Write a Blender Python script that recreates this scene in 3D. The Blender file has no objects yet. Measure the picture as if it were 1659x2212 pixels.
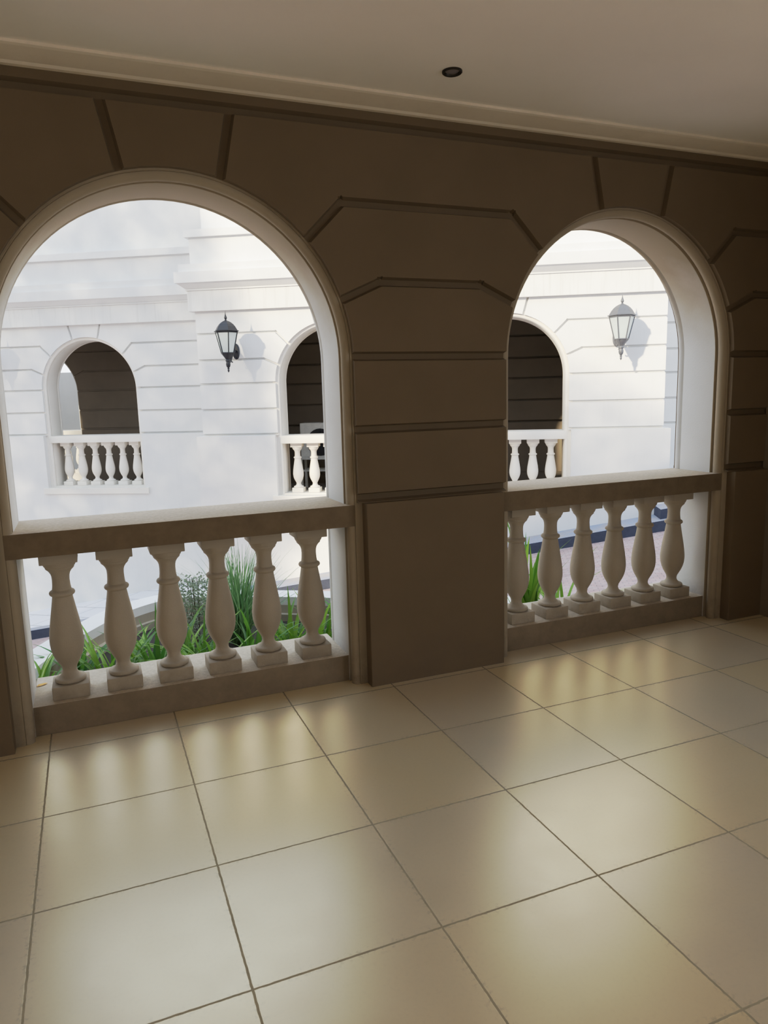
import bpy, bmesh, math, random
from math import sin, cos, pi, radians
from mathutils import Vector, Matrix
random.seed(7)
S = bpy.context.scene
COL = S.collection

# ------------------------------------------------------------------ materials
def new_mat(name):
    m = bpy.data.materials.new(name); m.use_nodes = True
    nt = m.node_tree; b = nt.nodes['Principled BSDF']
    return m, nt, b
def N(nt, t, **kw):
    n = nt.nodes.new(t)
    for k, v in kw.items():
        if k in n.inputs.keys() if isinstance(k, str) else False: n.inputs[k].default_value = v
        else: setattr(n, k, v)
    return n
def math_node(nt, op, a, b=None, clamp=False):
    n = nt.nodes.new('ShaderNodeMath'); n.operation = op; n.use_clamp = clamp
    for i, v in enumerate((a, b)):
        if v is None: continue
        if isinstance(v, (int, float)): n.inputs[i].default_value = v
        else: nt.links.new(v, n.inputs[i])
    return n.outputs[0]
def mix_col(nt, fac, a, b, mode='MIX'):
    n = nt.nodes.new('ShaderNodeMix'); n.data_type = 'RGBA'; n.blend_type = mode
    for s, v in ((n.inputs[0], fac), (n.inputs[6], a), (n.inputs[7], b)):
        if isinstance(v, (int, float)): s.default_value = v
        elif isinstance(v, (tuple, list)): s.default_value = (*v[:3], 1)
        else: nt.links.new(v, s)
    return n.outputs[2]
def ramp(nt, x, lo, hi):
    n = nt.nodes.new('ShaderNodeMapRange'); n.clamp = True
    n.inputs[1].default_value = lo; n.inputs[2].default_value = hi
    nt.links.new(x, n.inputs[0]); return n.outputs[0]
def noise(nt, vec, scale, detail=4, rough=.55):
    n = nt.nodes.new('ShaderNodeTexNoise'); n.inputs['Scale'].default_value = scale
    n.inputs['Detail'].default_value = detail; n.inputs['Roughness'].default_value = rough
    if vec is not None: nt.links.new(vec, n.inputs['Vector'])
    return n.outputs[0]
def bump(nt, b, h, strength, dist=.01):
    n = nt.nodes.new('ShaderNodeBump'); n.inputs['Strength'].default_value = strength
    n.inputs['Distance'].default_value = dist
    nt.links.new(h, n.inputs['Height']); nt.links.new(n.outputs[0], b.inputs['Normal'])
def pos(nt): return nt.nodes.new('ShaderNodeNewGeometry').outputs['Position']
def scaled(nt, v, s):
    n = nt.nodes.new('ShaderNodeMapping'); n.inputs['Scale'].default_value = s
    nt.links.new(v, n.inputs['Vector']); return n.outputs[0]

def stucco(name, col, col2, rough=.75, streak=0.0, dirt=None, grain=160, bmp=.12, soffit_shade=None):
    m, nt, b = new_mat(name); p = pos(nt)
    c = mix_col(nt, ramp(nt, noise(nt, p, 2.2), .35, .7), col, col2)
    if streak:
        st = noise(nt, scaled(nt, p, (16, 16, .8)), 1.0, 6, .65)
        dk = tuple(x*.62 for x in col)
        c = mix_col(nt, math_node(nt, 'MULTIPLY', ramp(nt, st, .52, .8), streak), c, dk)
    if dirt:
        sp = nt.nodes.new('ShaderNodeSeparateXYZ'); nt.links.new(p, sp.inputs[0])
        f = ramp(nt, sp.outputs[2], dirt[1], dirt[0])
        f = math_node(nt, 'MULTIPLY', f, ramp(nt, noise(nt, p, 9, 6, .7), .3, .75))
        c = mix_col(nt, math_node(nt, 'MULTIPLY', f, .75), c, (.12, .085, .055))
    if soffit_shade:      # tan tone on downward faces, soffit shade painted into the colour
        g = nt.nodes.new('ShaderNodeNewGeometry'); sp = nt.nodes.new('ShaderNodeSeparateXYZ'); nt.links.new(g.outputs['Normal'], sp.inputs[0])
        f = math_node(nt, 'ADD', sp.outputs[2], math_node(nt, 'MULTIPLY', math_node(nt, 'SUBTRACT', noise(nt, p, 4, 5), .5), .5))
        c = mix_col(nt, ramp(nt, f, -.1, -.75), c, soffit_shade)
    nt.links.new(c, b.inputs['Base Color']); b.inputs['Roughness'].default_value = rough
    b.inputs['Specular IOR Level'].default_value = .25
    bump(nt, b, noise(nt, p, grain, 3), bmp, .004)
    return m
def plain(name, col, rough=.6, metal=0, spec=.5):
    m, nt, b = new_mat(name); p = pos(nt)
    c = mix_col(nt, noise(nt, p, 25, 4), tuple(x*.8 for x in col), tuple(min(1, x*1.18) for x in col))
    nt.links.new(c, b.inputs['Base Color'])
    b.inputs['Roughness'].default_value = rough; b.inputs['Metallic'].default_value = metal
    b.inputs['Specular IOR Level'].default_value = spec
    return m

M = {}
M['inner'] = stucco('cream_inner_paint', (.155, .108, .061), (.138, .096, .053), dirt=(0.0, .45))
M['surround'] = stucco('cream_arch_paint', (.68, .665, .64), (.63, .61, .58), soffit_shade=(.40, .33, .235), dirt=(0.0, .3), grain=120, bmp=.25)
M['mould'] = stucco('shaded_moulding_paint', (.36, .29, .20), (.32, .255, .175), dirt=(0.0, .3))  # darker copy of the arch paint: shade on the inner mouldings put in colour
M['ceil'] = stucco('ceiling_paint', (.88, .81, .71), (.85, .78, .68), grain=60, bmp=.03)
M['cornice_in'] = stucco('inner_cornice_paint', (.80, .70, .56), (.74, .64, .50), streak=.2)
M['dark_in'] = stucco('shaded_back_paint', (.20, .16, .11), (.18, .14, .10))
M['outer'] = stucco('white_render', (.76, .755, .74), (.70, .70, .69), streak=.10, grain=90, bmp=.08)
M['frieze'] = stucco('streaked_white_render', (.77, .76, .73), (.72, .715, .69), streak=.6, grain=90, bmp=.08)
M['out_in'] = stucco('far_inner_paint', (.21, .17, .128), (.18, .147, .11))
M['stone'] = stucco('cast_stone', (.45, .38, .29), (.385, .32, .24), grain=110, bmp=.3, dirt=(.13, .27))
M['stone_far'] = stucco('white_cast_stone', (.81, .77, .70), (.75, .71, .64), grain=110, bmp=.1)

def speckle(name, col, col2, side=None):
    m, nt, b = new_mat(name); p = pos(nt)
    a = noise(nt, p, 55, 6, .75)
    c = mix_col(nt, ramp(nt, a, .38, .62), col, col2)
    c = mix_col(nt, ramp(nt, noise(nt, p, 3), .4, .65), c, mix_col(nt, .5, c, (.45, .36, .26)))
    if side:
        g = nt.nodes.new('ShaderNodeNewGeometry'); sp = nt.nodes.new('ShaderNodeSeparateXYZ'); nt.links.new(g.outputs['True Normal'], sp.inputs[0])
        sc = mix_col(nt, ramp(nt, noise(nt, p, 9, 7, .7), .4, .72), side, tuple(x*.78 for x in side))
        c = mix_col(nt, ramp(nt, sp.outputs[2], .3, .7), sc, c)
    nt.links.new(c, b.inputs['Base Color']); b.inputs['Roughness'].default_value = .85
    b.inputs['Specular IOR Level'].default_value = .2
    bump(nt, b, a, .35, .006); return m
M['sill'] = speckle('worn_stone_sill_shaded_sides', (.63, .515, .39), (.46, .37, .275), (.20, .145, .088))  # last colour darkens the rail sides: their shade is painted in
M['kerbstone'] = speckle('worn_stone_kerb_shaded_sides', (.66, .57, .45), (.50, .42, .32), (.25, .19, .125))  # base sides darkened the same way, shade painted into the colour

def floor_mat():
    m, nt, b = new_mat('polished_floor_tile'); p = pos(nt)
    sp = nt.nodes.new('ShaderNodeSeparateXYZ'); nt.links.new(p, sp.inputs[0])
    wob = math_node(nt, 'MULTIPLY', math_node(nt, 'SUBTRACT', noise(nt, p, 30, 4), .5), .006)
    xs = math_node(nt, 'DIVIDE', math_node(nt, 'ADD', sp.outputs[0], wob), .6)
    ys = math_node(nt, 'DIVIDE', math_node(nt, 'ADD', sp.outputs[1], wob), .6)
    def edge(s):
        f = math_node(nt, 'FRACT', math_node(nt, 'ADD', s, 100))
        return math_node(nt, 'MINIMUM', f, math_node(nt, 'SUBTRACT', 1, f))
    d = math_node(nt, 'MINIMUM', edge(xs), edge(ys))
    grout = ramp(nt, d, .0072, .0048)
    near = ramp(nt, d, .05, .006)
    cx = nt.nodes.new('ShaderNodeCombineXYZ')
    nt.links.new(math_node(nt, 'FLOOR', math_node(nt, 'ADD', xs, 100)), cx.inputs[0])
    nt.links.new(math_node(nt, 'FLOOR', math_node(nt, 'ADD', ys, 100)), cx.inputs[1])
    wn = nt.nodes.new('ShaderNodeTexWhiteNoise'); wn.noise_dimensions = '3D'
    nt.links.new(cx.outputs[0], wn.inputs['Vector'])
    cr = nt.nodes.new('ShaderNodeValToRGB'); nt.links.new(wn.outputs[0], cr.inputs[0])
    e = cr.color_ramp.elements
    e[0].position = 0; e[0].color = (.74, .60, .36, 1)
    e[1].position = 1; e[1].color = (.72, .61, .44, 1)
    k = e.new(.35); k.color = (.76, .63, .40, 1)
    k = e.new(.7); k.color = (.66, .57, .43, 1)
    c = mix_col(nt, ramp(nt, noise(nt, p, 3.2, 6, .6), .3, .72), cr.outputs[0], mix_col(nt, .5, cr.outputs[0], (.78, .66, .45)))
    spk = noise(nt, p, 70, 3, .5)
    c = mix_col(nt, math_node(nt, 'MULTIPLY', ramp(nt, spk, .5, .75), .07), c, (.2, .15, .1))
    dirt = math_node(nt, 'MULTIPLY', near, ramp(nt, noise(nt, p, 60, 3, .6), .52, .68))
    c = mix_col(nt, math_node(nt, 'MULTIPLY', dirt, .45), c, (.10, .08, .06))
    gc = mix_col(nt, ramp(nt, noise(nt, p, 14), .4, .6), (.03, .02, .018), (.09, .07, .058))
    c = mix_col(nt, grout, c, gc)
    nt.links.new(c, b.inputs['Base Color'])
    r = math_node(nt, 'ADD', .285, math_node(nt, 'MULTIPLY', noise(nt, p, 7, 5, .65), .10))
    r = math_node(nt, 'ADD', r, math_node(nt, 'MULTIPLY', grout, .4))
    nt.links.new(r, b.inputs['Roughness'])
    b.inputs['IOR'].default_value = 5.0; b.inputs['Specular Tint'].default_value = (1, .86, .59, 1)
    h = math_node(nt, 'SUBTRACT', math_node(nt, 'MULTIPLY', noise(nt, p, 5, 2), .5), math_node(nt, 'MULTIPLY', grout, .6))
    bump(nt, b, h, .12, .012)
    return m
M['floor'] = floor_mat()

def brick_mat():
    m, nt, b = new_mat('brick_paving'); p = pos(nt)
    mp = nt.nodes.new('ShaderNodeMapping'); mp.inputs['Rotation'].default_value = (0, 0, radians(30))
    nt.links.new(p, mp.inputs['Vector'])
    br = nt.nodes.new('ShaderNodeTexBrick'); nt.links.new(mp.outputs[0], br.inputs['Vector'])
    br.inputs['Scale'].default_value = 4.6; br.inputs['Mortar Size'].default_value = .022
    br.inputs['Color1'].default_value = (.47, .31, .29, 1); br.inputs['Color2'].default_value = (.36, .25, .245, 1)
    br.inputs['Mortar'].default_value = (.20, .165, .165, 1)
    c = mix_col(nt, math_node(nt, 'MULTIPLY', ramp(nt, noise(nt, p, 8, 5), .35, .7), .6), br.outputs[0], (.50, .42, .42))
    nt.links.new(c, b.inputs['Base Color']); b.inputs['Roughness'].default_value = .85
    bump(nt, b, br.outputs['Fac'], -.4, .01); return m
M['brick'] = brick_mat()
def pave_mat():
    m, nt, b = new_mat('pale_pavement'); p = pos(nt)
    mp = nt.nodes.new('ShaderNodeMapping'); mp.inputs['Rotation'].default_value = (0, 0, radians(62))
    nt.links.new(p, mp.inputs['Vector'])
    br = nt.nodes.new('ShaderNodeTexBrick'); nt.links.new(mp.outputs[0], br.inputs['Vector'])
    br.inputs['Scale'].default_value = .55; br.inputs['Mortar Size'].default_value = .008
    br.inputs['Color1'].default_value = (.74, .75, .80, 1); br.inputs['Color2'].default_value = (.70, .71, .76, 1)
    br.inputs['Mortar'].default_value = (.42, .42, .46, 1)
    nt.links.new(br.outputs[0], b.inputs['Base Color']); b.inputs['Roughness'].default_value = .8
    return m
M['pave'] = pave_mat()
M['tile_far'] = stucco('grey_floor_tile', (.36, .33, .29), (.31, .285, .25), rough=.4)
M['kerb'] = speckle('blue_grey_kerb_paint', (.30, .34, .44), (.25, .29, .39), (.055, .064, .092))
M['coping'] = stucco('white_coping', (.92, .91, .88), (.88, .86, .83), grain=60)
M['planter'] = stucco('tan_planter_render', (.50, .43, .33), (.42, .36, .28), streak=.3)
M['soil'] = plain('dark_soil', (.035, .026, .02), .95)
M['iron'] = plain('black_painted_iron', (.016, .018, .024), .42, .0, .35)
def glass_mat():
    m, nt, b = new_mat('frosted_glass')
    b.inputs['Base Color'].default_value = (.78, .85, .84, 1); b.inputs['Roughness'].default_value = .25
    tr = nt.nodes.new('ShaderNodeBsdfTranslucent'); tr.inputs[0].default_value = (.85, .93, .92, 1)
    mx = nt.nodes.new('ShaderNodeMixShader'); mx.inputs[0].default_value = .45
    nt.links.new(b.outputs[0], mx.inputs[1]); nt.links.new(tr.outputs[0], mx.inputs[2])
    nt.links.new(mx.outputs[0], nt.nodes['Material Output'].inputs[0]); return m
M['iron_sunlit'] = plain('sunlit_grey_iron', (.085, .09, .105), .45, .0, .6)  # lighter copy of the iron: sunlight on the right lantern put in colour
M['glass'] = glass_mat()
M['bronze'] = plain('dark_bronze', (.035, .028, .02), .4, .6)
M['lens'] = plain('grey_lamp_lens', (.22, .19, .19), .3)
M['ac'] = plain('white_appliance_paint', (.66, .655, .62), .45)
M['acdark'] = plain('black_fan_grille', (.012, .012, .014), .5)
def leaf_mat(name, a, bcol):
    m, nt, b = new_mat(name)
    oi = nt.nodes.new('ShaderNodeNewGeometry')
    c = mix_col(nt, oi.outputs['Random Per Island'], a, bcol)
    nt.links.new(c, b.inputs['Base Color']); b.inputs['Roughness'].default_value = .38
    tr = nt.nodes.new('ShaderNodeBsdfTranslucent'); nt.links.new(c, tr.inputs[0])
    mx = nt.nodes.new('ShaderNodeMixShader'); mx.inputs[0].default_value = .35
    nt.links.new(b.outputs[0], mx.inputs[1]); nt.links.new(tr.outputs[0], mx.inputs[2])
    nt.links.new(mx.outputs[0], nt.nodes['Material Output'].inputs[0]); return m
M['leaf'] = leaf_mat('strap_leaf', (.06, .21, .02), (.36, .56, .075))
M['leaf_dark'] = leaf_mat('dark_strap_leaf', (.03, .13, .02), (.16, .36, .05))
M['grass'] = leaf_mat('blue_green_grass', (.10, .22, .08), (.26, .42, .18))
M['herb'] = leaf_mat('small_grey_leaf', (.16, .20, .12), (.30, .34, .22))
M['treeleaf'] = leaf_mat('tree_leaf', (.05, .11, .03), (.1, .18, .05))
M['bark'] = plain('tree_bark', (.12, .09, .06), .9)
M['yellow'] = plain('yellow_dead_leaf', (.75, .36, .05), .6)

# ------------------------------------------------------------------ helpers
def obj(name, bm, m, parent=None, loc=None, rz=None, smooth=False):
    me = bpy.data.meshes.new(name); bmesh.ops.recalc_face_normals(bm, faces=bm.faces[:])
    bm.to_mesh(me); bm.free()
    for k in (m if isinstance(m, (list, tuple)) else [m]):
        if k is not None: me.materials.append(k)
    if smooth:
        for p in me.polygons: p.use_smooth = True
        me.set_sharp_from_angle(angle=radians(38))
    o = bpy.data.objects.new(name, me); COL.objects.link(o)
    if parent: o.parent = parent
    if loc is not None: o.location = loc
    if rz is not None: o.rotation_euler.z = rz
    return o
def tag(o, label=None, cat=None, group=None, kind=None):
    if label: o['label'] = label
    if cat: o['category'] = cat
    if group: o['group'] = group
    if kind: o['kind'] = kind
    return o
def thing(name, label, cat, loc=(0, 0, 0), rz=0, group=None):
    o = bpy.data.objects.new(name, None); COL.objects.link(o); o.empty_display_size = .1
    o.location = loc; o.rotation_euler = (0, 0, rz)
    return tag(o, label, cat, group)
def struct(name, bm, m, **kw):
    return tag(obj(name, bm, m, **kw), kind='structure')
def kids(o): return [c for c in bpy.data.objects if c.parent == o]
def copy_tree(o, parent=None):
    c = o.copy(); COL.objects.link(c); c.parent = parent
    for ch in kids(o): copy_tree(ch, c)
    return c
def box(bm, x0, x1, y0, y1, z0, z1, bev=0):
    vs = [bm.verts.new((x, y, z)) for x in (x0, x1) for y in (y0, y1) for z in (z0, z1)]
    fs = [bm.faces.new([vs[i] for i in q]) for q in ((0, 1, 3, 2), (4, 6, 7, 5), (0, 4, 5, 1), (2, 3, 7, 6), (0, 2, 6, 4), (1, 5, 7, 3))]
    if bev:
        es = {e for f in fs for e in f.edges}
        bmesh.ops.bevel(bm, geom=list(es), offset=bev, segments=2, affect='EDGES', profile=.6)
    return bm
def nb(): return bmesh.new()
def lathe(bm, prof, seg=32, c=(0, 0), cap=True):
    rings = []
    for r, z in prof:
        rings.append([bm.verts.new((c[0]+r*cos(2*pi*i/seg), c[1]+r*sin(2*pi*i/seg), z)) for i in range(seg)])
    for a, b in zip(rings, rings[1:]):
        for i in range(seg):
            j = (i+1) % seg
            bm.faces.new((a[i], a[j], b[j], b[i]))
    if cap:
        bm.faces.new(rings[0][::-1]); bm.faces.new(rings[-1])
    return bm
def tube(bm, pts, r, seg=10):
    pts = [Vector(p) for p in pts]; rings = []
    for i, p in enumerate(pts):
        t = (pts[min(i+1, len(pts)-1)]-pts[max(i-1, 0)]).normalized()
        a = t.orthogonal().normalized(); 
        ref = Vector((1, 0, 0)) if abs(t.x) < .9 else Vector((0, 1, 0))
        a = (ref-t*ref.dot(t)).normalized(); b = t.cross(a)
        rr = r[i] if isinstance(r, (list, tuple)) else r
        rings.append([bm.verts.new(p+rr*(a*cos(2*pi*k/seg)+b*sin(2*pi*k/seg))) for k in range(seg)])
    for x, y in zip(rings, rings[1:]):
        for k in range(seg):
            j = (k+1) % seg; bm.faces.new((x[k], x[j], y[j], y[k]))
    bm.faces.new(rings[0][::-1]); bm.faces.new(rings[-1]); return bm

# ------------------------------------------------------------------ arcade walls (local u along, v into the wall, z up)
R_BLK, R_SOF, SPRING = .885, .835, 1.85
BASE_TOP = 1.062
def groove_cutters(c_list, u0, u1, gw, gd, dz, extra):
    """list of segments in (u,z)"""
    segs = []
    cs = sorted(c_list)
    def H(z, a, b): segs.append((a, z, b, z))
    rows = [1.466, 1.856]
    edges = [u0-.05] + [x for c in cs for x in (c-R_BLK+.05, c+R_BLK-.05)] + [u1+.05]
    for z in rows:
        for k in range(0, len(edges), 2): H(z, edges[k], edges[k+1])
    for k in range(0, len(edges), 2):
        a, b = edges[k], edges[k+1]
        left_arch = k > 0; right_arch = k+2 < len(edges)
        for (du_a, z_a, du_b, z_b) in ((1.05, 2.245+dz, .78, 2.125+dz), (.845, 2.635+dz, .62, 2.41+dz)):
            la = cs[k//2-1]+du_a if left_arch else a
            ra = cs[k//2]-du_a if right_arch else b
            H(z_a, la, ra)
            if left_arch: segs.append((cs[k//2-1]+du_b, z_b, la, z_a))
            if right_arch: segs.append((ra, z_a, cs[k//2]-du_b, z_b))
    for c in cs:
        for s in (-1, 1): segs.append((c+s*.222, 2.66, c+s*.292, 3.0+dz*2.4))
    return segs + extra
def cut_prism(u1, z1, u2, z2, gw, gd):
    bm = nb(); d = Vector((u2-u1, 0, z2-z1)); L = d.length; d.normalize(); p = Vector((-d.z, 0, d.x))
    a = Vector((u1, 0, z1))-d*gw*.42; b = Vector((u2, 0, z2))+d*gw*.42
    sec = [(-gw*.5-.01, -.03), (gw*.5+.01, -.03), (gw*.5, 0), (gw*.30, gd), (-gw*.30, gd), (-gw*.5, 0)]
    sec = [(-gw*.62, -.02), (gw*.62, -.02), (gw*.30, gd), (-gw*.30, gd)]
    r1 = [bm.verts.new(a+p*s+Vector((0, v, 0))) for s, v in sec]; r2 = [bm.verts.new(b+p*s+Vector((0, v, 0))) for s, v in sec]
    for i in range(4): bm.faces.new((r1[i], r1[(i+1) % 4], r2[(i+1) % 4], r2[i]))
    bm.faces.new(r1[::-1]); bm.faces.new(r2)
    bmesh.ops.recalc_face_normals(bm, faces=bm.faces[:]); return bm
def arcade_mesh(u0, u1, cs, z1, th=.5, gw=.04, gd=.018, dz=0, zb=BASE_TOP, extra=(), base=None, arc_n=40):
    bm = nb(); prof = [(u0, zb)]
    for c in sorted(cs):
        prof += [(c-R_BLK, zb)] + [(c-R_BLK*cos(pi*i/arc_n), SPRING+R_BLK*sin(pi*i/arc_n)) for i in range(arc_n+1)] + [(c+R_BLK, zb)]
    prof += [(u1, zb), (u1, z1), (u0, z1)]
    f = bm.faces.new([bm.verts.new((u, 0, z)) for u, z in prof])
    g = bmesh.ops.extrude_face_region(bm, geom=[f])
    bmesh.ops.translate(bm, verts=[v for v in g['geom'] if isinstance(v, bmesh.types.BMVert)], vec=(0, th, 0))
    bmesh.ops.recalc_face_normals(bm, faces=bm.faces[:])
    me = bpy.data.meshes.new('t'); bm.to_mesh(me); bm.free()
    o = bpy.data.objects.new('t', me); COL.objects.link(o)
    cc = bpy.data.collections.new('cut'); tmp = []
    for s in groove_cutters(cs, u0, u1, gw, gd, dz, list(extra)):
        b = cut_prism(*s, gw, gd); m2 = bpy.data.meshes.new('c'); b.to_mesh(m2); b.free()
        q = bpy.data.objects.new('c', m2); cc.objects.link(q); tmp.append(q)
    S.collection.children.link(cc)
    md = o.modifiers.new('b', 'BOOLEAN'); md.operand_type = 'COLLECTION'; md.collection = cc; md.solver = 'EXACT'; md.operation = 'DIFFERENCE'
    bpy.context.view_layer.update()
    ev = o.evaluated_get(bpy.context.evaluated_depsgraph_get())
    bm = nb(); bm.from_mesh(ev.to_mesh())
    for q in tmp: bpy.data.objects.remove(q)
    bpy.data.collections.remove(cc); bpy.data.objects.remove(o)
    if base: base(bm)
    return bm
def surround_mesh(c, z0):
    half = [(.935, .037), (.876, .037), (.874, .044)]
    half += [(.866-.031*sin(radians(a)), .072-.031*cos(radians(a))) for a in range(-10, 151, 16)]
    half += [(.853, .106), (.836, .110), (R_SOF, .113)]
    prof = half + [(r, .5-v) for r, v in half[::-1]]
    n = 48; rings = []; bm = nb()
    def ring(fn): rings.append([bm.verts.new(fn(r, v)) for r, v in prof])
    ring(lambda r, v: (c-r, v, z0))
    for i in range(n+1):
        a = pi*i/n
        ring(lambda r, v: (c-r*cos(a), v, SPRING+r*sin(a)))
    ring(lambda r, v: (c+r, v, z0))
    k = len(prof)
    for x, y in zip(rings, rings[1:]):
        for i in range(k-1):
            f = bm.faces.new((x[i], x[i+1], y[i+1], y[i]))
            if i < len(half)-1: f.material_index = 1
    return bm

# ------------------------------------------------------------------ balustrade
BZ0, BZ1 = .155, .928
def baluster_parts():
    pl = box(nb(), -.0885, .0885, -.0885, .0885, BZ0, .226, .006)
    ab = box(nb(), -.0885, .0885, -.0885, .0885, .862, BZ1, .004)
    prof = [(.070, .222)]
    prof += [(.066+.011*cos(radians(a)), .238+.012*sin(radians(a))) for a in range(-80, 91, 20)]
    prof += [(.058, .251), (.050, .258), (.040, .268), (.0355, .280), (.0350, .290), (.0380, .305), (.0490, .325), (.0610, .347), (.0715, .372), (.0790, .400), (.0825, .430), (.0825, .455), (.0800, .485), (.0745, .525), (.0680, .565), (.0610, .605), (.0550, .640), (.0505, .668), (.0490, .680)]
    prof += [(.0490+.0135*cos(radians(a)), .697+.0135*sin(radians(a))) for a in range(-75, 76, 25)]
    prof += [(.0465, .714), (.0435, .735), (.0420, .765), (.0430, .785), (.047, .800), (.0555, .814), (.0660, .824), (.0690, .828), (.0690, .836), (.0735, .838), (.0790, .850), (.0810, .863)]
    sh = lathe(nb(), prof, 32)
    return pl, ab, sh
_meshes = {}
def baluster_under(parent, u, v, mat):
    if mat.name not in _meshes:
        pl, ab, sh = baluster_parts()
        tmp = [obj('baluster', sh, mat, smooth=True), obj('plinth', pl, mat, smooth=True), obj('cap_block', ab, mat, smooth=True)]
        _meshes[mat.name] = [t.data for t in tmp]
        for t in tmp: bpy.data.objects.remove(t)
    d = _meshes[mat.name]
    b = bpy.data.objects.new('baluster', d[0]); COL.objects.link(b); b.parent = parent; b.location = (u, v, 0)
    for nm, me in (('plinth', d[1]), ('cap_block', d[2])):
        o = bpy.data.objects.new(nm, me); COL.objects.link(o); o.parent = b
    return b
def balustrade(label, loc, rz, mat, sill, near, only=range(6), group=None, cat='balustrade'):
    t = thing('balustrade', label, cat, loc, rz, group)
    obj('top_rail', box(nb(), -.912, .912, .04, .47, BZ1, 1.05, .006), sill, t, smooth=True)
    if near: obj('kerb_base', box(nb(), -.84, .84, .12, .55, .0, BZ0, .006), M['kerbstone'] if sill is M['sill'] else sill, t, smooth=True)
    else:
        b = box(nb(), -.99, .99, -.085, .10, .03, .135, .004); box(b, -.84, .84, .06, .47, .0, BZ0)
        obj('sill_slab', b, sill, t)
    for i in only: baluster_under(t, -.65625+.2625*i, .245, mat)
    return t

# ------------------------------------------------------------------ NEAR LOGGIA
YB = .08
C1, C2, PER = .765, 3.475, 2.71
XL, XR, YBACK, ZC = -7.5, 4.70, -7.2, 3.118
near_c = [C1-2*PER, C1-PER, C1, C2]
def near_base(bm):
    ed = [XL] + [x for c in near_c for x in (c-.918, c+.918)] + [XR+.5]
    for k in range(0, len(ed), 2): box(bm, ed[k], ed[k+1], -.035, .54, -1.9, BASE_TOP, .006)
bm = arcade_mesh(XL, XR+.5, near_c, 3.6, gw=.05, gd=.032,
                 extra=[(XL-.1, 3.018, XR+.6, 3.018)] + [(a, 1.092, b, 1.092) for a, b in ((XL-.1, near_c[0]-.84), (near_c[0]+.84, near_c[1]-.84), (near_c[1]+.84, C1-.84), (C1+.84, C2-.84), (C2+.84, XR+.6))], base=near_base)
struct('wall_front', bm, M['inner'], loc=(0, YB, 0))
for i, c in enumerate(near_c):
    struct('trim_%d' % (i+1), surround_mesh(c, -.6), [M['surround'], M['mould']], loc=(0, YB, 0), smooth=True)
# foundation under the openings (terrace edge seen from the drive)
bm = nb()
for c in near_c: box(bm, c-.93, c+.93, .05, .50, -1.9, -.002)
struct('wall_terrace_edge', bm, M['inner'], loc=(0, YB, 0))
bm = box(nb(), XL, XR, YBACK, .22, -.08, 0); struct('floor', bm, M['floor'])
bm = box(nb(), XL-.3, XR+.5, YBACK-.3, .10, ZC, ZC+.15); struct('ceiling', bm, M['ceil'])
bm = box(nb(), XL-.3, XR+.5, YBACK-.3, .62, 3.5, 3.6); struct('roof', bm, M['outer'])
# inner cornice strip under the ceiling
bm = nb(); prof = [(-.10, ZC+.002), (-.10, ZC-.012), (-.085, ZC-.016), (.04, ZC-.026), (.055, ZC-.034), (.10, ZC-.034), (.10, ZC+.002)]
a = [bm.verts.new((XL, y, z)) for y, z in prof]; b = [bm.verts.new((XR, y, z)) for y, z in prof]
for i in range(len(prof)): j = (i+1) % len(prof); bm.faces.new((a[i], a[j], b[j], b[i]))
struct('trim_5', bm, M['cornice_in'])
struct('wall_left', box(nb(), XL-.3, XL, YBACK, .08, 0, ZC), M['dark_in'])
bm = nb(); box(bm, -3.2, XR+.3, YBACK-.3, YBACK, 0, ZC); box(bm, XL-.3, -6.6, YBACK-.3, YBACK, 0, ZC); box(bm, -6.6, -3.2, YBACK-.3, YBACK, 2.4, ZC)
struct('wall_back', bm, M['dark_in'])
# right-hand end wall (out of frame)
bm = nb()
box(bm, XR, XR+.3, -2.2, .09, 0, ZC); box(bm, XR, XR+.3, YBACK, -6.8, 0, ZC); box(bm, XR, XR+.3, -6.8, -2.2, 2.95, ZC)
struct('wall_right', bm, M['dark_in'])

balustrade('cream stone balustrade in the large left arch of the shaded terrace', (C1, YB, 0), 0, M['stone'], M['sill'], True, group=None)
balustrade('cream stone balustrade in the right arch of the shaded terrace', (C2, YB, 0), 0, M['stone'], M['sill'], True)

t = thing('ceiling_light', 'small round recessed downlight with dark rim in the ceiling', 'light', (2.002, -.4, ZC))
ring = nb()
lathe(ring, [(.047, .0), (.047, -.006), (.043, -.009), (.036, -.007), (.031, .0), (.029, .012)], 40, cap=False)
obj('rim', ring, M['bronze'], t, smooth=True)
obj('lens', lathe(nb(), [(.030, .004), (.030, -.001), (.018, -.004), (.002, -.005)], 32), M['lens'], t, smooth=True)
# ceiling has a shallow seat for the light: the rim sits on the surface

# ------------------------------------------------------------------ FAR BUILDING
TH = radians(-30.2); E = Vector((cos(TH), sin(TH), 0)); NN = Vector((-sin(TH), cos(TH), 0))
DB, DL = 7.78, 8.92
def W(u, d, z=0): return E*u+NN*d+Vector((0, 0, z))
def ground(u): return -1.0+.185*u
FC = [-.195, 2.365]; LC = -4.755
UL, UR = -2.275, 4.56
far = thing('arcaded_building', 'pale rendered building with arches, cornice and lanterns across the drive', 'building', (0, 0, 0), TH)
def part(name, bm, m, d=0, smooth=False): return obj(name, bm, m, far, loc=(0, d, 0), smooth=smooth)
def far_base(u0, u1, cs):
    def f(bm):
        ed = [u0-.09] + [x for c in cs for x in (c-.918, c+.918)] + [u1+.09]
        for k in range(0, len(ed), 2): box(bm, ed[k], ed[k+1], -.05, .54, -3.6, BASE_TOP)
        for c in cs: box(bm, c-.95, c+.95, -.049, .54, -3.6, .04)
    return f
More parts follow.
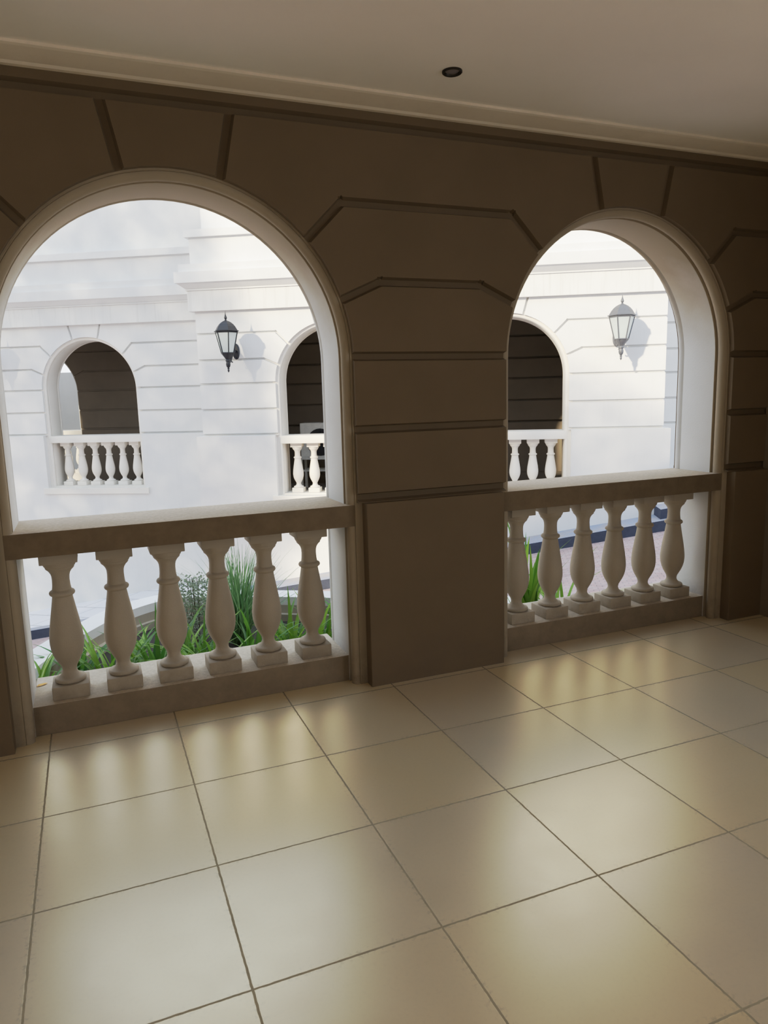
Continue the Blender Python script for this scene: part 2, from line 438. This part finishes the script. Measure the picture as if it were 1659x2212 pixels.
def row_low(u0, u1, cs):
    ed = [u0-.1] + [x for c in cs for x in (c-.84, c+.84)] + [u1+.1]
    return [(ed[k], 1.083, ed[k+1], 1.083) for k in range(0, len(ed), 2)]
GW, GD, DZ = .034, .045, -.03
part('bay_wall', arcade_mesh(UL, UR, FC, 3.0, gw=GW, gd=GD, dz=DZ, base=far_base(UL, UR, FC), extra=row_low(UL, UR, FC)), M['outer'], DB)
LU0, LU1 = -13.5, UL+.5
LCS = [LC-2*2.9, LC-2.9, LC]
LCS = [LC-3.37, LC]
part('left_wing_wall', arcade_mesh(LU0, LU1, LCS, 3.0, gw=GW, gd=GD, dz=DZ, base=far_base(LU0, LU1, LCS), extra=row_low(LU0, LU1, LCS)), M['outer'], DL)
RU0, RU1 = UR-.5, 10.5
part('right_wing_wall', arcade_mesh(RU0, RU1, [7.6], 3.0, gw=GW, gd=GD, dz=DZ, base=far_base(RU0, RU1, [7.6]), extra=row_low(RU0, RU1, [7.6])), M['outer'], DL)
# bay side returns
for a, b in ((UL, UL+.4), (UR-.4, UR)): part('bay_side_wall', box(nb(), a, b, .45, 1.3, -3.6, 4.1), M['outer'], DB)
for c in FC: part('arch_surround', surround_mesh(c, .05), [M['stone_far']]*2, DB, True)
for c in LCS: part('arch_surround', surround_mesh(c, .05), [M['stone_far']]*2, DL, True)
part('arch_surround', surround_mesh(7.6, .05), [M['stone_far']]*2, DL, True)
# entablature: (v_front, z0, z1)
def entab(u0, u1, el, er, back):
    fr = nb(); box(fr, u0-.075*el, u1+.075*er, -.075, back, 2.937, 3.236)
    co = nb()
    for v, z0, z1 in ((.095, 3.236, 3.254), (.21, 3.335, 3.490), (.155, 3.490, 3.605), (.02, 3.605, 4.0), (.075, 4.0, 4.105)):
        box(co, u0-v*el, u1+v*er, -v, back, z0, z1)
    lo, hi = [], []          # sloping cove under the corona
    for lst, v, z in ((lo, .085, 3.254), (hi, .195, 3.337)):
        for x, y in ((u0-v*el, -v), (u1+v*er, -v), (u1+v*er, back), (u0-v*el, back)): lst.append(co.verts.new((x, y, z)))
    for i in range(4): co.faces.new((lo[i], lo[(i+1) % 4], hi[(i+1) % 4], hi[i]))
    co.faces.new(lo[::-1]); co.faces.new(hi)
    at = nb(); box(at, u0+.13*el, u1-.13*er, .13, back, 4.10, 5.6)
    return fr, co, at
for nm, u0, u1, el, er, d, back in (('bay', UL, UR, 1, 1, DB, 1.3), ('left_wing', LU0, LU1, 0, 0, DL, .5), ('right_wing', RU0, RU1, 0, 0, DL, .5)):
    fr, co, at = entab(u0, u1, el, er, back)
    part(nm+'_frieze', fr, M['frieze'], d); part(nm+'_cornice', co, M['outer'], d); part(nm+'_attic_wall', at, M['outer'], d)
# rooms behind the arches
def room(u0, u1, d0, d1, arch=None, dd=0):
    cs = arch or []
    zz = [1.083, 1.466, 1.856, 2.215, 2.6]
    bm = nb()
    if cs:
        b2 = arcade_mesh(u0, u1, cs, 3.05, th=.5, gw=.04, gd=.02, base=lambda q: [box(q, a, b, -.04, .54, -.2, BASE_TOP) for a, b in ((u0, cs[0]-.918), (cs[0]+.918, u1))], extra=row_low(u0, u1, cs))
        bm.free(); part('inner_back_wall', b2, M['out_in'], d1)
    else:
        zs = [0] + zz + [3.05]
        for a, b in zip(zs, zs[1:]): box(bm, u0, u1, 0, .2, a+.02, b-.02)
        box(bm, u0, u1, .07, .22, 0, 3.05); box(bm, u0, u1, -.16, .02, 0, .16)
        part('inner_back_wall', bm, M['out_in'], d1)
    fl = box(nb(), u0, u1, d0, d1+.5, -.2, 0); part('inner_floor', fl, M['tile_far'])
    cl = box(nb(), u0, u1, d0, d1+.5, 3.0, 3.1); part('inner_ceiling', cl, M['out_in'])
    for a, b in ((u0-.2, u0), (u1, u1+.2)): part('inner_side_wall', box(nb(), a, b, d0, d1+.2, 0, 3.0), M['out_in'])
    return bm
room(UL+.4, UR-.4, DB+.5, 10.5)
room(-13.2, UL, DL+.5, 11.0, [-7.09])
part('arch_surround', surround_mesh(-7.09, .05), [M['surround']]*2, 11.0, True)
room(UR, 10.3, DL+.5, 11.0)
part('light_well_wall', box(nb(), -9.5, -5.0, 0, .3, -.2, 2.3), M['outer'], 12.6)
part('light_well_floor', box(nb(), -9.5, -5.0, 0, 1.2, -.25, -.2), M['outer'], 11.5)

FW = dict(loc=None)
def far_bal(label, c, d, only=range(6)): return balustrade(label, W(c, d), TH, M['stone_far'], M['stone_far'], False, only)
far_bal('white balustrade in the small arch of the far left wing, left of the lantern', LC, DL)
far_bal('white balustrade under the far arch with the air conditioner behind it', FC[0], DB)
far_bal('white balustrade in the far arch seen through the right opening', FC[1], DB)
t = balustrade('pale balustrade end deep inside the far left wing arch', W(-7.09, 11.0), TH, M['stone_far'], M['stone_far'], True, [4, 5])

# lanterns ------------------------------------------------------------------
def make_lantern(label):
    t = thing('wall_lantern', label, 'lantern')       # origin at the wall face, z = 0 level; lamp axis at v = -.38
    ax = (0, -.38)
    # domed cap
    cap = nb()
    lathe(cap, [(.150, 2.588), (.190, 2.596), (.192, 2.604), (.172, 2.610), (.160, 2.630), (.140, 2.664), (.112, 2.698), (.080, 2.724), (.048, 2.742), (.026, 2.750)], 6, ax)
    obj('cap', cap, M['iron'], t)
    fin = lathe(nb(), [(.016, 2.745), (.017, 2.757), (.010, 2.766), (.019, 2.778), (.022, 2.790), (.017, 2.808), (.009, 2.832), (.005, 2.856), (.0015, 2.890)], 16, ax)
    obj('finial', fin, M['iron'], t, smooth=True)
    fr = nb()
    r0, r1, z0, z1 = .092, .166, 2.29, 2.588
    P = lambda r, i, z: Vector((ax[0]+r*cos(pi/3*i), ax[1]+r*sin(pi/3*i), z))
    for i in range(6):
        tube(fr, [P(r0, i, z0), P(r1, i, z1)], .0085, 6)
        tube(fr, [P(r0, i, z0), P(r0, i+1, z0)], .010, 6); tube(fr, [P(r1, i, z1-.004), P(r1, i+1, z1-.004)], .010, 6)
        tube(fr, [P(r0, i, z0), P(r0*.62, i, z0-.045), P(.026, i, z0-.085)], .008, 6)
    obj('frame', fr, M['iron'], t)
    for i in range(6):
        g = nb(); q = [P(r0-.004, i, z0+.004), P(r0-.004, i+1, z0+.004), P(r1-.004, i+1, z1-.006), P(r1-.004, i, z1-.006)]
        g.faces.new([g.verts.new(p) for p in q]); obj('glass_pane', g, M['glass'], t)
    cup = lathe(nb(), [(.086, 2.288), (.080, 2.270), (.060, 2.240), (.036, 2.215), (.030, 2.200), (.036, 2.192), (.038, 2.176), (.028, 2.165), (.030, 2.150), (.034, 2.130), (.030, 2.105), (.020, 2.085), (.010, 2.078), (.018, 2.070), (.018, 2.062), (.009, 2.058), (.015, 2.046), (.014, 2.034), (.003, 2.012)], 16, ax)
    obj('cup', cup, M['iron'], t, smooth=True)
    arm = nb()
    pts = [(0, -.365, 2.135), (0, -.33, 2.150), (0, -.27, 2.19), (0, -.20, 2.255), (0, -.13, 2.31), (0, -.07, 2.335), (0, -.02, 2.335)]
    tube(arm, pts, [.013, .015, .016, .017, .017, .018, .02], 10)
    sc = [(0, -.06+.045*cos(a), 2.275+.045*sin(a)) for a in [radians(x) for x in range(90, 400, 25)]]
    tube(arm, sc, .011, 8)
    sc = [(0, -.20+.05*cos(a), 2.215+.05*sin(a)) for a in [radians(x) for x in range(60, 300, 25)]]
    tube(arm, sc, .009, 8)
    obj('bracket_arm', arm, M['iron'], t, smooth=True)
    bp = nb(); n = 20
    rim = [(.055*cos(2*pi*i/n), 2.33+.12*sin(2*pi*i/n)) for i in range(n)]
    a = [bp.verts.new((x, 0.0, z)) for x, z in rim]; b = [bp.verts.new((x, -.018, z)) for x, z in rim]
    c = [bp.verts.new((x*.7, -.034, 2.33+(z-2.33)*.8)) for x, z in rim]
    for i in range(n):
        j = (i+1) % n; bp.faces.new((a[i], a[j], b[j], b[i])); bp.faces.new((b[i], b[j], c[j], c[i]))
    bp.faces.new(c); obj('back_plate', bp, M['iron'], t, smooth=True)
    return t
ln = make_lantern('black lantern on the far bay corner, between the two left-hand far arches')
ln.location = W(-1.665, DB); ln.rotation_euler.z = TH
for u, d, lab in ((3.885, DB, 'sunlit grey lantern on the far wall seen through the right arch'),
                  (-6.46, DL, 'lantern at the far left edge, mostly cut off, casting a shadow on the wall')):
    c = copy_tree(ln); c['label'] = lab; c.location = W(u, d); c.rotation_euler.z = TH
    if u > 0:
        for ch in kids(c):
            if ch.data.materials[0] == M['iron']: ch.data = ch.data.copy(); ch.data.materials[0] = M['iron_sunlit']
for o in [o for o in bpy.data.objects if o.name.startswith('wall_lantern')]: o['group'] = 'wall lanterns on the far building'

# air conditioner in the second far arch -------------------------------------
t = thing('air_conditioner', 'pale air conditioner with round black fan behind the far balustrade', 'air conditioner', W(-1.17, 9.45), TH)
cs = nb(); box(cs, 0, .92, 0, .34, .57, 1.17, .012); obj('casing', cs, M['ac'], t)
g = nb(); seg = 36
a = [g.verts.new((.36+.235*cos(2*pi*i/seg), -.004, .835+.235*sin(2*pi*i/seg))) for i in range(seg)]; g.faces.new(a)
obj('fan_opening', g, M['acdark'], t)
g = nb()
for r in (.235, .19, .145, .10, .055):
    tube(g, [(.36+r*cos(2*pi*i/24), -.012, .835+r*sin(2*pi*i/24)) for i in range(25)], .0035, 5)
for i in range(8): tube(g, [(.36, -.012, .835), (.36+.235*cos(pi/4*i), -.012, .835+.235*sin(pi/4*i))], .0035, 5)
obj('fan_grille', g, M['iron'], t)
g = nb(); box(g, -.02, .94, -.02, .36, .53, .57); box(g, -.02, .94, -.02, .03, .32, .35); box(g, -.02, .94, .31, .36, .32, .35)
for x in (0, .90):
    for y in (0, .32): box(g, x-.02, x+.02, y-.02, y+.02, 0, .55)
obj('stand', g, M['ac'], t)

# ------------------------------------------------------------------ ground
KD, KH = 7.25, .15
def sheet(name, pts, m, thick=.3):
    bm = nb(); f = bm.faces.new([bm.verts.new(W(u, d, ground(u)+dz)) for u, d, dz in pts])
    g = bmesh.ops.extrude_face_region(bm, geom=[f])
    bmesh.ops.translate(bm, verts=[v for v in g['geom'] if isinstance(v, bmesh.types.BMVert)], vec=(0, 0, -thick))
    return struct(name, bm, m)
sheet('driveway', [(-30, -14, -KH), (9.0, -14, -KH), (9.0, KD-.02, -KH), (-30, KD-.02, -KH)], M['brick'])
sheet('pavement', [(-30, KD+.16, -.003), (9, KD+.16, -.003), (9, 9.2, -.003), (-30, 9.2, -.003)], M['pave'])
bm = nb()
def kerb_box(bm, u0, u1, d0, d1, h0, h1):
    v = [bm.verts.new(W(u, d, ground(u)+h)) for u in (u0, u1) for d in (d0, d1) for h in (h0, h1)]
    for q in ((0, 1, 3, 2), (4, 6, 7, 5), (0, 4, 5, 1), (2, 3, 7, 6), (0, 2, 6, 4), (1, 5, 7, 3)): bm.faces.new([v[i] for i in q])
kerb_box(bm, -30, 9, KD-.02, DB-.06, -.5, .0)
bm.free(); bm = nb()
kerb_box(bm, -30, -2.5, KD-.02, KD+.18, -.5, .001)
kerb_box(bm, -2.5, 9, KD-.02, DB-.02, -.5, .001)
kerb_box(bm, 4.46, 9, KD+.08, DB+.3, -.3, .14)
struct('kerb', bm, M['kerb'])

# planter -------------------------------------------------------------------
ctl = [(-.45, .68), (-.38, 1.15), (-.16, 1.68), (.10, 2.12), (.36, 2.46), (.73, 2.68), (1.16, 2.62), (1.68, 2.36), (2.15, 2.08), (2.9, 1.62), (3.5, 1.15), (3.75, .68)]
def catmull(P, n=8):
    P = [Vector((*p, 0)) for p in P]; P = [P[0]*2-P[1]]+P+[P[-1]*2-P[-2]]; out = []
    for i in range(1, len(P)-2):
        a, b, c, d = P[i-1:i+3]
        for k in range(n):
            t = k/n; out.append(.5*((2*b)+(c-a)*t+(2*a-5*b+4*c-d)*t*t+(3*b-a-3*c+d)*t**3))
    out.append(P[-2]); return out
path = catmull(ctl)
def offset(path, w):
    out = []
    for i, p in enumerate(path):
        t = (path[min(i+1, len(path)-1)]-path[max(i-1, 0)]).normalized()
        q = p+Vector((t.y, -t.x, 0))*w; q.y = max(q.y, .64); out.append(q)
    return out
def ringwall(o, w0, w1, z0, z1):
    a = offset(path, w0); b = offset(path, w1); bm = nb(); R = []
    for p, q in zip(a, b): R.append([bm.verts.new((p.x, p.y, z0)), bm.verts.new((p.x, p.y, z1)), bm.verts.new((q.x, q.y, z1)), bm.verts.new((q.x, q.y, z0))])
    for x, y in zip(R, R[1:]):
        for i in range(4): bm.faces.new((x[i], x[(i+1) % 4], y[(i+1) % 4], y[i]))
    bm.faces.new(R[0]); bm.faces.new(R[-1][::-1]); return bm
pl = thing('planter', 'curved raised planter with white coping outside the left balustrade', 'planter', (0, 0, 0))
obj('planter_wall', ringwall(0, .03, .20, -2.2, -.07), M['planter'], pl)
obj('coping', ringwall(0, 0, .20, -.07, .0), M['coping'], pl)
obj('inner_ledge', ringwall(0, .18, .24, -1.2, -.14), M['planter'], pl)
bm = nb(); ip = offset(path, .15)
bm.faces.new([bm.verts.new((p.x, max(p.y, .68), -.20)) for p in ip]); obj('soil', bm, M['soil'], pl)

# plants --------------------------------------------------------------------
def blades(bm, n, length, width, spread, seg=7, rise=(.35, 1.15), x0=0, y0=0, rad=.05, droop=1.5):
    for _ in range(n):
        az = random.uniform(0, 2*pi); L = length*random.uniform(.6, 1.1); w = width*random.uniform(.7, 1.15)
        el = random.uniform(*rise); bend = random.uniform(.5, 1.0)*droop
        p = Vector((x0+random.uniform(-rad, rad), y0+random.uniform(-rad, rad), 0)); dirh = Vector((cos(az), sin(az), 0)); side = Vector((-sin(az), cos(az), 0))
        prev = None; ang = min(1.5, el+.35)
        for k in range(seg+1):
            t = k/seg; ww = w*(1-t**2.2)*(.55+.45*min(1, t*4))+.0006
            a = bm.verts.new(p+side*ww-Vector((0, 0, -.15*ww))); m = bm.verts.new(p-Vector((0, 0, ww*.35))); b = bm.verts.new(p-side*ww)
            if prev:
                bm.faces.new((prev[0], prev[1], m, a)); bm.faces.new((prev[1], prev[2], b, m))
            prev = (a, m, b)
            p = p+(dirh*cos(ang)*spread+Vector((0, 0, sin(ang))))*(L/seg); ang -= bend*(.25+t)/seg*1.4
def plant(x, y, z, n, L, w, mat, label, spread=1.0, rise=(.35, 1.15), name='strap_leaf_plant', cat='plant', group='strap-leaved plants in the planter', droop=1.5):
    t = thing(name, label, cat, (x, y, z), 0, group)
    b = nb(); blades(b, n, L, w, spread, rise=rise, droop=droop); obj('leaves', b, mat, t, smooth=True); return t
SZ = -.20
PL = [
 (-.10, 1.02, 20, .48, 'clump of strappy leaves left of the first baluster, left balustrade'),
 (.10, 1.38, 20, .50, 'strappy clump behind the first baluster of the left balustrade'),
 (.30, 1.00, 26, .60, 'strappy clump between first and second balusters, left balustrade'),
 (.44, 1.45, 18, .52, 'darker strappy clump behind the second baluster, left balustrade'),
 (.60, 1.05, 24, .56, 'strappy clump between second and third balusters, left balustrade'),
 (.82, 1.35, 20, .58, 'strappy clump behind the third baluster, left balustrade'),
 (.92, 1.00, 24, .54, 'strappy clump between third and fourth balusters, left balustrade'),
 (1.20, 1.05, 26, .58, 'strappy clump below the grass tuft between fourth and fifth balusters'),
 (1.50, 1.15, 26, .62, 'strappy clump between fifth and sixth balusters, left balustrade'),
 (1.72, 1.18, 24, .56, 'strappy clump beside the jamb right of the sixth baluster, left balustrade'),
 (2.02, 1.45, 22, .58, 'strappy clump reaching past the right jamb of the left arch'),
 (3.36, 1.0, 26, .84, 'tall glossy strappy clump behind the first gap of the right balustrade'),
]
for i, (x, y, n, L, lab) in enumerate(PL):
    plant(x, y, SZ, int(n*1.3), L*(1.04 if y < 1.1 else .86), .0165 if x < 3 else .028, M['leaf'] if i % 3 != 1 else M['leaf_dark'], lab, droop=1.5 if x < 3 else .9, rise=(.35, 1.15) if x < 3 else (.8, 1.3))
plant(3.62, .95, SZ, 16, .66, .02, M['leaf'], 'low sparse strappy clump behind the second gap of the right balustrade')
plant(1.24, 1.72, SZ, 300, .78, .005, M['grass'], 'tall tuft of fine blue-green grass in the planter', .95, (.45, 1.3), 'ornamental_grass', 'grass', None, .9)
# fine-leaved shrub
t = thing('small_leaf_shrub', 'low grey-green shrub of tiny leaves behind third baluster gap', 'shrub', (.95, 1.85, SZ))
b = nb()
for _ in range(1500):
    a = random.uniform(0, 2*pi); r = .22*random.random()**.5; h = random.uniform(.05, .52)
    c = Vector((r*cos(a), r*sin(a), h)); u = Vector((random.gauss(0, 1), random.gauss(0, 1), random.gauss(0, .5))).normalized()*.013; v = u.orthogonal().normalized()*.008
    b.faces.new([b.verts.new(c+u), b.verts.new(c+v), b.verts.new(c-u), b.verts.new(c-v)])
obj('leaves', b, M['herb'], t)
b = nb()
for _ in range(10):
    a = random.uniform(0, 2*pi); r = .2*random.random()
    tube(b, [(r*.3*cos(a), r*.3*sin(a), 0), (r*.7*cos(a), r*.7*sin(a), .25), (r*cos(a), r*sin(a), .5)], .0025, 4)
obj('stems', b, M['bark'], t)
# fallen leaf on the kerb base
b = nb(); L = [(-.03, 0, .002), (-.01, .012, .006), (.02, .010, .004), (.035, 0, .002), (.015, -.010, .004), (-.012, -.011, .003)]
b.faces.new([b.verts.new(p) for p in L])
tag(obj('fallen_leaf', b, M['yellow'], None, loc=(-.045, .50, .1565), rz=.5), 'small yellow fallen leaf on the left end of the balustrade base', 'leaf')

# tree in the court left of the frame: its crown dapples the far left wing -----
def tree(tx, ty, label, n, rad, cz, rz):
    tz = ground(Vector((tx, ty, 0)).dot(E))-.2
    t = thing('unseen_tree', label, 'tree', (tx, ty, tz))
    b = nb(); tube(b, [(0, 0, 0), (.1, .05, 2), (0, .1, 4), (.1, 0, cz)], [.22, .18, .15, .08], 12); obj('trunk', b, M['bark'], t, smooth=True)
    b = nb()
    for _ in range(n):
        while True:
            q = Vector((random.uniform(-1, 1), random.uniform(-1, 1), random.uniform(-1, 1)))
            if q.length < 1: break
        c = Vector((q.x*rad, q.y*rad, cz+q.z*rz)); s = random.uniform(.07, .15)
        u = Vector((random.gauss(0, 1), random.gauss(0, 1), random.gauss(0, 1))).normalized()*s; v = u.cross(Vector((random.gauss(0, 1), random.gauss(0, 1), random.gauss(0, 1)))).normalized()*s*.6
        b.faces.new([b.verts.new(c+u), b.verts.new(c+v), b.verts.new(c-u), b.verts.new(c-v)])
    obj('crown', b, M['treeleaf'], t)
tree(-9.6, 4.6, 'leafy tree standing in the courtyard left of the view', 15000, 3.3, 7.6, 5.4)
tree(-8.7, -2.4, 'smaller leafy tree added beyond the left end of the loggia to shade the bay', 2600, 2.2, 8.0, 2.3)  # unseen tree, added so its crown softly shades the bay base

# ------------------------------------------------------------------ light
sd = (E*.68+NN*1.0+Vector((0, 0, -.43))).normalized()
sun = bpy.data.lights.new('sun', 'SUN'); sun.energy = 5.4; sun.angle = radians(2.0); sun.color = (1.0, .86, .61)
so = bpy.data.objects.new('sun', sun); COL.objects.link(so); so.rotation_euler = sd.to_track_quat('-Z', 'Y').to_euler()
w = bpy.data.worlds.new('sky'); S.world = w; w.use_nodes = True
nt = w.node_tree; bg = nt.nodes['Background']
tc = nt.nodes.new('ShaderNodeTexCoord'); sp = nt.nodes.new('ShaderNodeSeparateXYZ'); nt.links.new(tc.outputs['Generated'], sp.inputs[0])
c = mix_col(nt, ramp(nt, sp.outputs[2], -.05, .8), (.95, .97, 1.0), (.62, .78, 1.0))
nt.links.new(c, bg.inputs[0]); bg.inputs[1].default_value = 1.55

# ------------------------------------------------------------------ camera
q = [0.30385831133944124, -3.6277171030118236, 1.6619997670098983, 0.3829767758462368, -0.1635912734630329, -0.026546989856135187, 1562.6327611546526]
yaw, pit, rol = q[3:6]
f = Vector((sin(yaw)*cos(pit), cos(yaw)*cos(pit), sin(pit))); r = Vector((cos(yaw), -sin(yaw), 0)); u = r.cross(f)
r2 = r*cos(rol)+u*sin(rol); u2 = -r*sin(rol)+u*cos(rol)
cam = bpy.data.cameras.new('camera'); co = bpy.data.objects.new('camera', cam); COL.objects.link(co)
cam.sensor_fit = 'VERTICAL'; cam.sensor_height = 24; cam.lens = q[6]/2212*24; cam.clip_start = .05
mw = Matrix((r2, u2, -f)).transposed().to_4x4(); mw.translation = Vector(q[:3]); co.matrix_world = mw
S.camera = co
S.view_settings.view_transform = 'Standard'
S.view_settings.exposure = 0

vs = S.view_settings; vs.use_curve_mapping = True; cm = vs.curve_mapping
WL = 3.0; cm.white_level = (WL, WL, WL)
cu = cm.curves[3]
for x, y in ((.02, .030), (.05, .078), (.10, .160), (.25, .40), (.5, .60), (.75, .71), (1.0, .795), (1.5, .91), (2.2, .968)):
    cu.points.new(x/WL, y)
cm.update()
